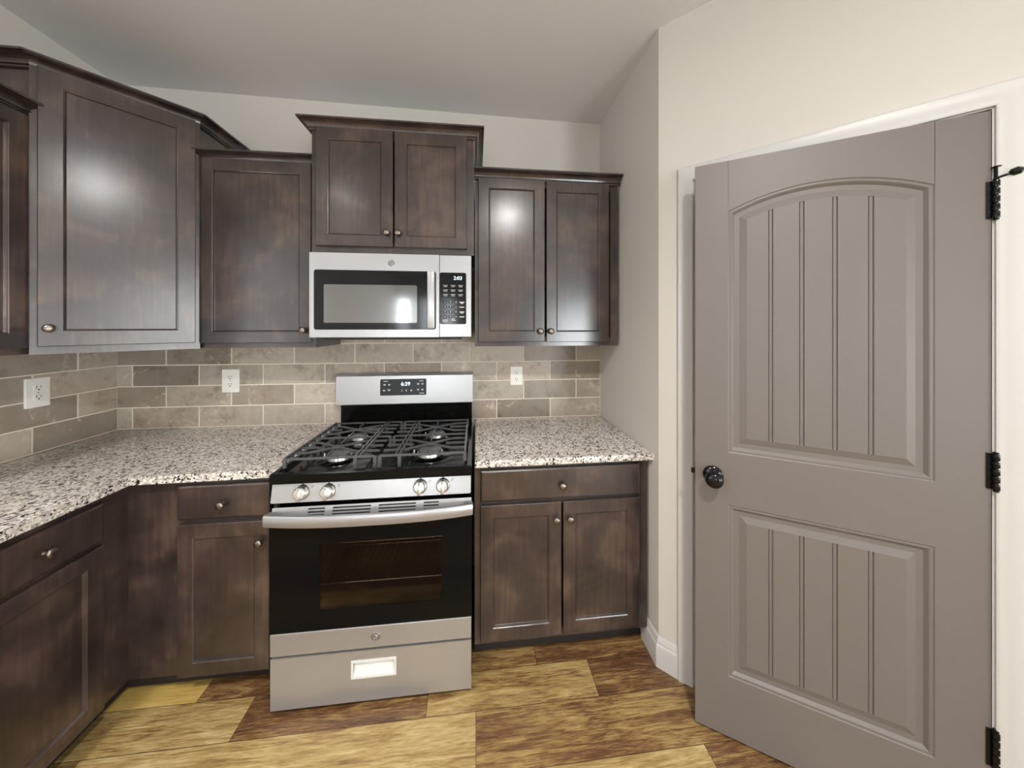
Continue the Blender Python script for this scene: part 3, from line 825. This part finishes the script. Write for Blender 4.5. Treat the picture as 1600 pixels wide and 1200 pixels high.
# bowed flat handle
bm = NB(); n = 24; H = []
for k in range(n+1):
    x = -.004 + (RWd+.008)*k/n; u = abs(2*k/n-1)
    bow = .030*(1-u**2.6)
    yf = FY-.034-bow; zt, zb_ = .761, .720
    H.append([bm.verts.new(p) for p in ((x, yf+.014, zb_), (x, yf+.002, zb_), (x, yf-.0005, zb_+.004), (x, yf-.002, (zt+zb_)/2), (x, yf-.0005, zt-.004), (x, yf+.002, zt), (x, yf+.014, zt))])
for a, b in zip(H, H[1:]):
    m = len(a)
    for j in range(m): bm.faces.new((a[j], a[(j+1) % m], b[(j+1) % m], b[j]))
bm.faces.new(H[0]); bm.faces.new(H[-1][::-1])
bbox(bm, -.002, .030, FY-.034, FY, .724, .757); bbox(bm, RWd-.030, RWd+.002, FY-.034, FY, .724, .757)
obj('door_handle', bm, STEEL, od, smooth=30, label='bowed stainless door handle')
# storage drawer
bm = NB(); plate_holes(bm, .004, RWd-.002, .022, .213, FY-.004, FY+.016, [(.296, .450, .116, .172)])
dr = obj('storage_drawer', bm, STEEL, rg)
bm = NB(); plate_holes(bm, .290, .456, .110, .178, FY-.0065, FY-.003, [(.298, .448, .118, .170)])
v = [bm.verts.new(p) for p in ((.297, FY-.003, .117), (.449, FY-.003, .117), (.449, FY+.015, .171), (.297, FY+.015, .171))]; bm.faces.new(v)
obj('drawer_pull', bm, plain('bright_pull', (.72, .72, .71, 1), .35, .25), dr, label='recessed bright drawer pull')
# control strip with knobs (leans back slightly)
bm = NB()
v = [bm.verts.new((x, y_, z)) for x in (.004, RWd-.004) for y_, z in ((FY-.006, .790), (FY+.0085, .860), (FY+.040, .860), (FY+.040, .790))]
for f in ((3, 2, 1, 0), (4, 5, 6, 7), (0, 1, 5, 4), (1, 2, 6, 5), (2, 3, 7, 6), (3, 0, 4, 7)): bm.faces.new([v[i] for i in f])
bmesh.ops.bevel(bm, geom=bm.edges[:], offset=.0025, segments=2, affect='EDGES')
CTILT = math.atan2(.0145, .070)
cp = obj('control_strip', bm, STEEL, rg, smooth=25)
CT_LOC = (0, FY+.00125, .825); CT_ROT = (-CTILT, 0, 0)      # face of the strip: y = 0, z up the slope
for kx in (.113, .207, .545, .632):
    bm = NB()
    lathe(bm, [(0, 0), (.026, 0), (.027, .003), (.0255, .006), (.0245, .007), (.0225, .024), (.019, .0275), (0, .029)], 36, at(kx, 0, 0, TOFRONT))
    bbox(bm, kx-.0055, kx+.0055, -.036, -.020, -.0265, .0225, .003, 2)
    kb = obj('burner_knob', bm, CHROME, cp, CT_LOC, CT_ROT, smooth=35, label='satin nickel burner knob')
    bm = NB(); bbox(bm, kx-.001, kx+.001, -.0365, -.0355, .010, .021); obj('pointer', bm, BLACKM, kb)
    bm = NB(); rrect(bm, kx-.003, kx+.003, .0275, .0305, -.0002, -.0008, .0014, 3); obj('dial_mark', bm, BLACKM, cp, CT_LOC, CT_ROT)
    for za, wd in ((.020, .010), (.014, .007)):
        bm = NB(); bbox(bm, kx+.031, kx+.031+wd, -.0008, -.0002, za, za+.0015); obj('dial_mark', bm, BLACKM, cp, CT_LOC, CT_ROT)
# cooktop: pressed black pan with a raised rim
bm = NB()
prof = [(0, .860), (0, .893), (.004, .898), (.018, .898), (.030, .882), (RWd/2, .880)]
yb, yf = -.095, FY-.004
rings = []
for i_, z in prof[:5]:
    rings.append([bm.verts.new(p) for p in ((i_, yf+i_, z), (RWd-i_, yf+i_, z), (RWd-i_, yb-i_*.3, z), (i_, yb-i_*.3, z))])
for a, b in zip(rings, rings[1:]):
    for k in range(4): bm.faces.new((a[k], a[(k+1) % 4], b[(k+1) % 4], b[k]))
bm.faces.new(rings[-1]); bm.faces.new(rings[0][::-1])
ct = obj('cooktop', bm, BLACKG, rg)
# burners
BX = {0: .180, 1: .560}; BY = (-.535, -.290)
for ix in (0, 1):
    for iy, rad in ((0, .050), (1, .040)):
        r_ = rad if ix else rad*.93
        bm = NB(); lathe(bm, [(0, .880), (r_*1.9, .880), (r_*1.75, .884), (r_*1.3, .885), (r_*1.22, .887), (0, .887)], 40, at(BX[ix], BY[iy], 0))
        bb = obj('burner', bm, BLACKG, ct, smooth=40)
        bm = NB(); lathe(bm, [(0, .887), (r_*1.15, .887), (r_*1.10, .898), (r_*.9, .900), (0, .900)], 40, at(BX[ix], BY[iy], 0)); obj('burner_head', bm, ALU, bb, smooth=30)
        bm = NB(); lathe(bm, [(0, .900), (r_*.98, .900), (r_, .903), (r_*.96, .907), (r_*.8, .909), (0, .909)], 40, at(BX[ix], BY[iy], 0)); obj('burner_cap', bm, BURNER, bb, smooth=30)
        bm = NB(); tube(bm, [(BX[ix]-r_*1.4, BY[iy]+.01, .885), (BX[ix]-r_*1.4, BY[iy]+.01, .902)], .003, 8); obj('igniter', bm, WHITEP, bb)
# cast grates: nine cross bars each, bent into an X over every burner
def grate(xa, xb, cx, inner):
    bm = NB(); zt = .932; w_, h_ = .0054, .0078; ys = [-.660+k*.0605 for k in range(9)]
    B = lambda p, q_, w=w_, h=h_: bar(bm, (*p, zt), (*q_, zt), w, h)
    for k in (0, 4, 8): B((xa, ys[k]), (xb, ys[k]))
    for k0 in (1, 5):
        ym = ys[k0+1]; dx = .028
        for ye, s in ((ys[k0], 1), (ys[k0+2], -1)):
            B((xa, ye), (cx-.095, ye)); B((cx-.095, ye), (cx-dx*.4, ym-s*.008)); B((cx-dx*.4, ym-s*.008), (cx+dx*.4, ym-s*.008))
            B((cx+dx*.4, ym-s*.008), (cx+.095, ye)); B((cx+.095, ye), (xb, ye))
        B((xa, ym), (cx-.070, ym)); B((cx+.070, ym), (xb, ym))
        B((cx, ys[k0-1]), (cx, ys[k0]+.018)); B((cx, ys[k0+3]), (cx, ys[k0+2]-.018))
    # side rails
    outer = xa if inner > cx else xb
    B((outer, ys[0]), (outer, ys[8]), .008, .014)
    for off in (-.008, .008): B((inner+off, ys[0]), (inner+off, ys[8]), .0055, .010)
    for x in (xa, xb, inner-.008 if inner > cx else inner+.008):
        for y_ in (ys[0], ys[4], ys[8]): bar(bm, (x, y_, .8985 if x == outer else .881), (x, y_, zt), .013, .009, (0, 1, 0))
    for x in (outer,):
        for y_ in ys: bar(bm, (x, y_, .908), (x, y_, zt), .0065, .0065, (0, 1, 0))
    obj('grate', bm, IRON, rg)
grate(.026, .362, .172, .295)
grate(.380, .716, .560, .448)
# backguard
bm = NB(); bbox(bm, .006, RWd-.006, -.060, -.013, .870, 1.012); obj('backguard_panel', bm, BLACKG, rg)
bm = NB()
sec = [(-.013, 1.008), (-.078, 1.006), (-.080, 1.010), (-.070, 1.166), (-.064, 1.174), (-.056, 1.176), (-.013, 1.176)]
E_ = [[bm.verts.new((x, a, b)) for a, b in sec] for x in (-.016, -.013, RWd-.004, RWd-.001)]
for j, a_ in ((0, 0), (3, 3)):
    pass
for a, b in zip(E_, E_[1:]):
    m = len(sec)
    for j in range(m): bm.faces.new((a[j], a[(j+1) % m], b[(j+1) % m], b[j]))
bm.faces.new(E_[0]); bm.faces.new(E_[-1][::-1])
bgd = obj('backguard', bm, STEEL, rg)
tilt = math.atan2(.010, .156)
bp_ = bpy.data.objects.new('oven_control_panel', None)
bm = NB(); rrect(bm, -.128, .128, -.046, .046, 0, -.0016, .007); rrect(bm, -.124, .124, -.042, .042, -.0016, -.0022, .006)
bpl = obj('oven_control_panel', bm, PANEL_GREY, bgd, (.351, -.0745, 1.102), (-tilt, 0, 0), label='dark oven control panel')
bpy.data.objects.remove(bp_)
text('display', '6:39', .030, LED, bpl, (.012, -.0026, .017), label='lit clock digits')
def dash(x, z, w, h=.004):
    bm = NB(); bbox(bm, x-w/2, x+w/2, -.0030, -.0020, z-h/2, z+h/2); obj('key_print', bm, PRINT, bpl)
dash(-.098, .034, .026, .003); dash(.100, .034, .022, .003); dash(.102, -.036, .026, .003)
for x, z, w in ((-.104, .014, .013), (-.078, .014, .013), (-.106, -.018, .013), (-.079, -.016, .016), (.082, .016, .014), (.106, .016, .011), (.082, -.016, .012), (.106, -.017, .012), (.044, -.020, .011), (-.008, -.020, .007), (.016, -.020, .008)):
    dash(x, z+.0025, w, .0032); dash(x, z-.0025, w*.7, .0028)

# ------------------------------------------------------------------ recessed ceiling lights, two of them added as unseen fill
def lens_mat(e):
    n = N('lamp_lens'); n.P(Base_Color=(.9, .9, .9, 1), Emission_Color=(*WARM, 1), Emission_Strength=e); return n.m
LL = ['in front of the range', 'nearest the left wall, added as unseen fill', 'nearest the made-up rear opening, added as unseen fill']
for (lx, ly, lp), wh in zip(LAMPS, LL):
    cz = ceil_z(lx)
    t = thing('ceiling_light', 'round white recessed ceiling light ' + wh, 'ceiling light', (lx, ly, cz), 0, 'recessed ceiling lights')
    bm = NB(); lathe(bm, [(.099, -.001), (.102, -.012), (.118, -.007), (.120, -.001)], 40); obj('trim_ring', bm, TRIM, t, smooth=40)
    bm = NB(); lathe(bm, [(0, -.006), (.070, -.006), (.098, -.003), (.098, -.001), (0, -.001)], 40); obj('lens', bm, lens_mat(240 if wh.endswith('range') else 25), t)
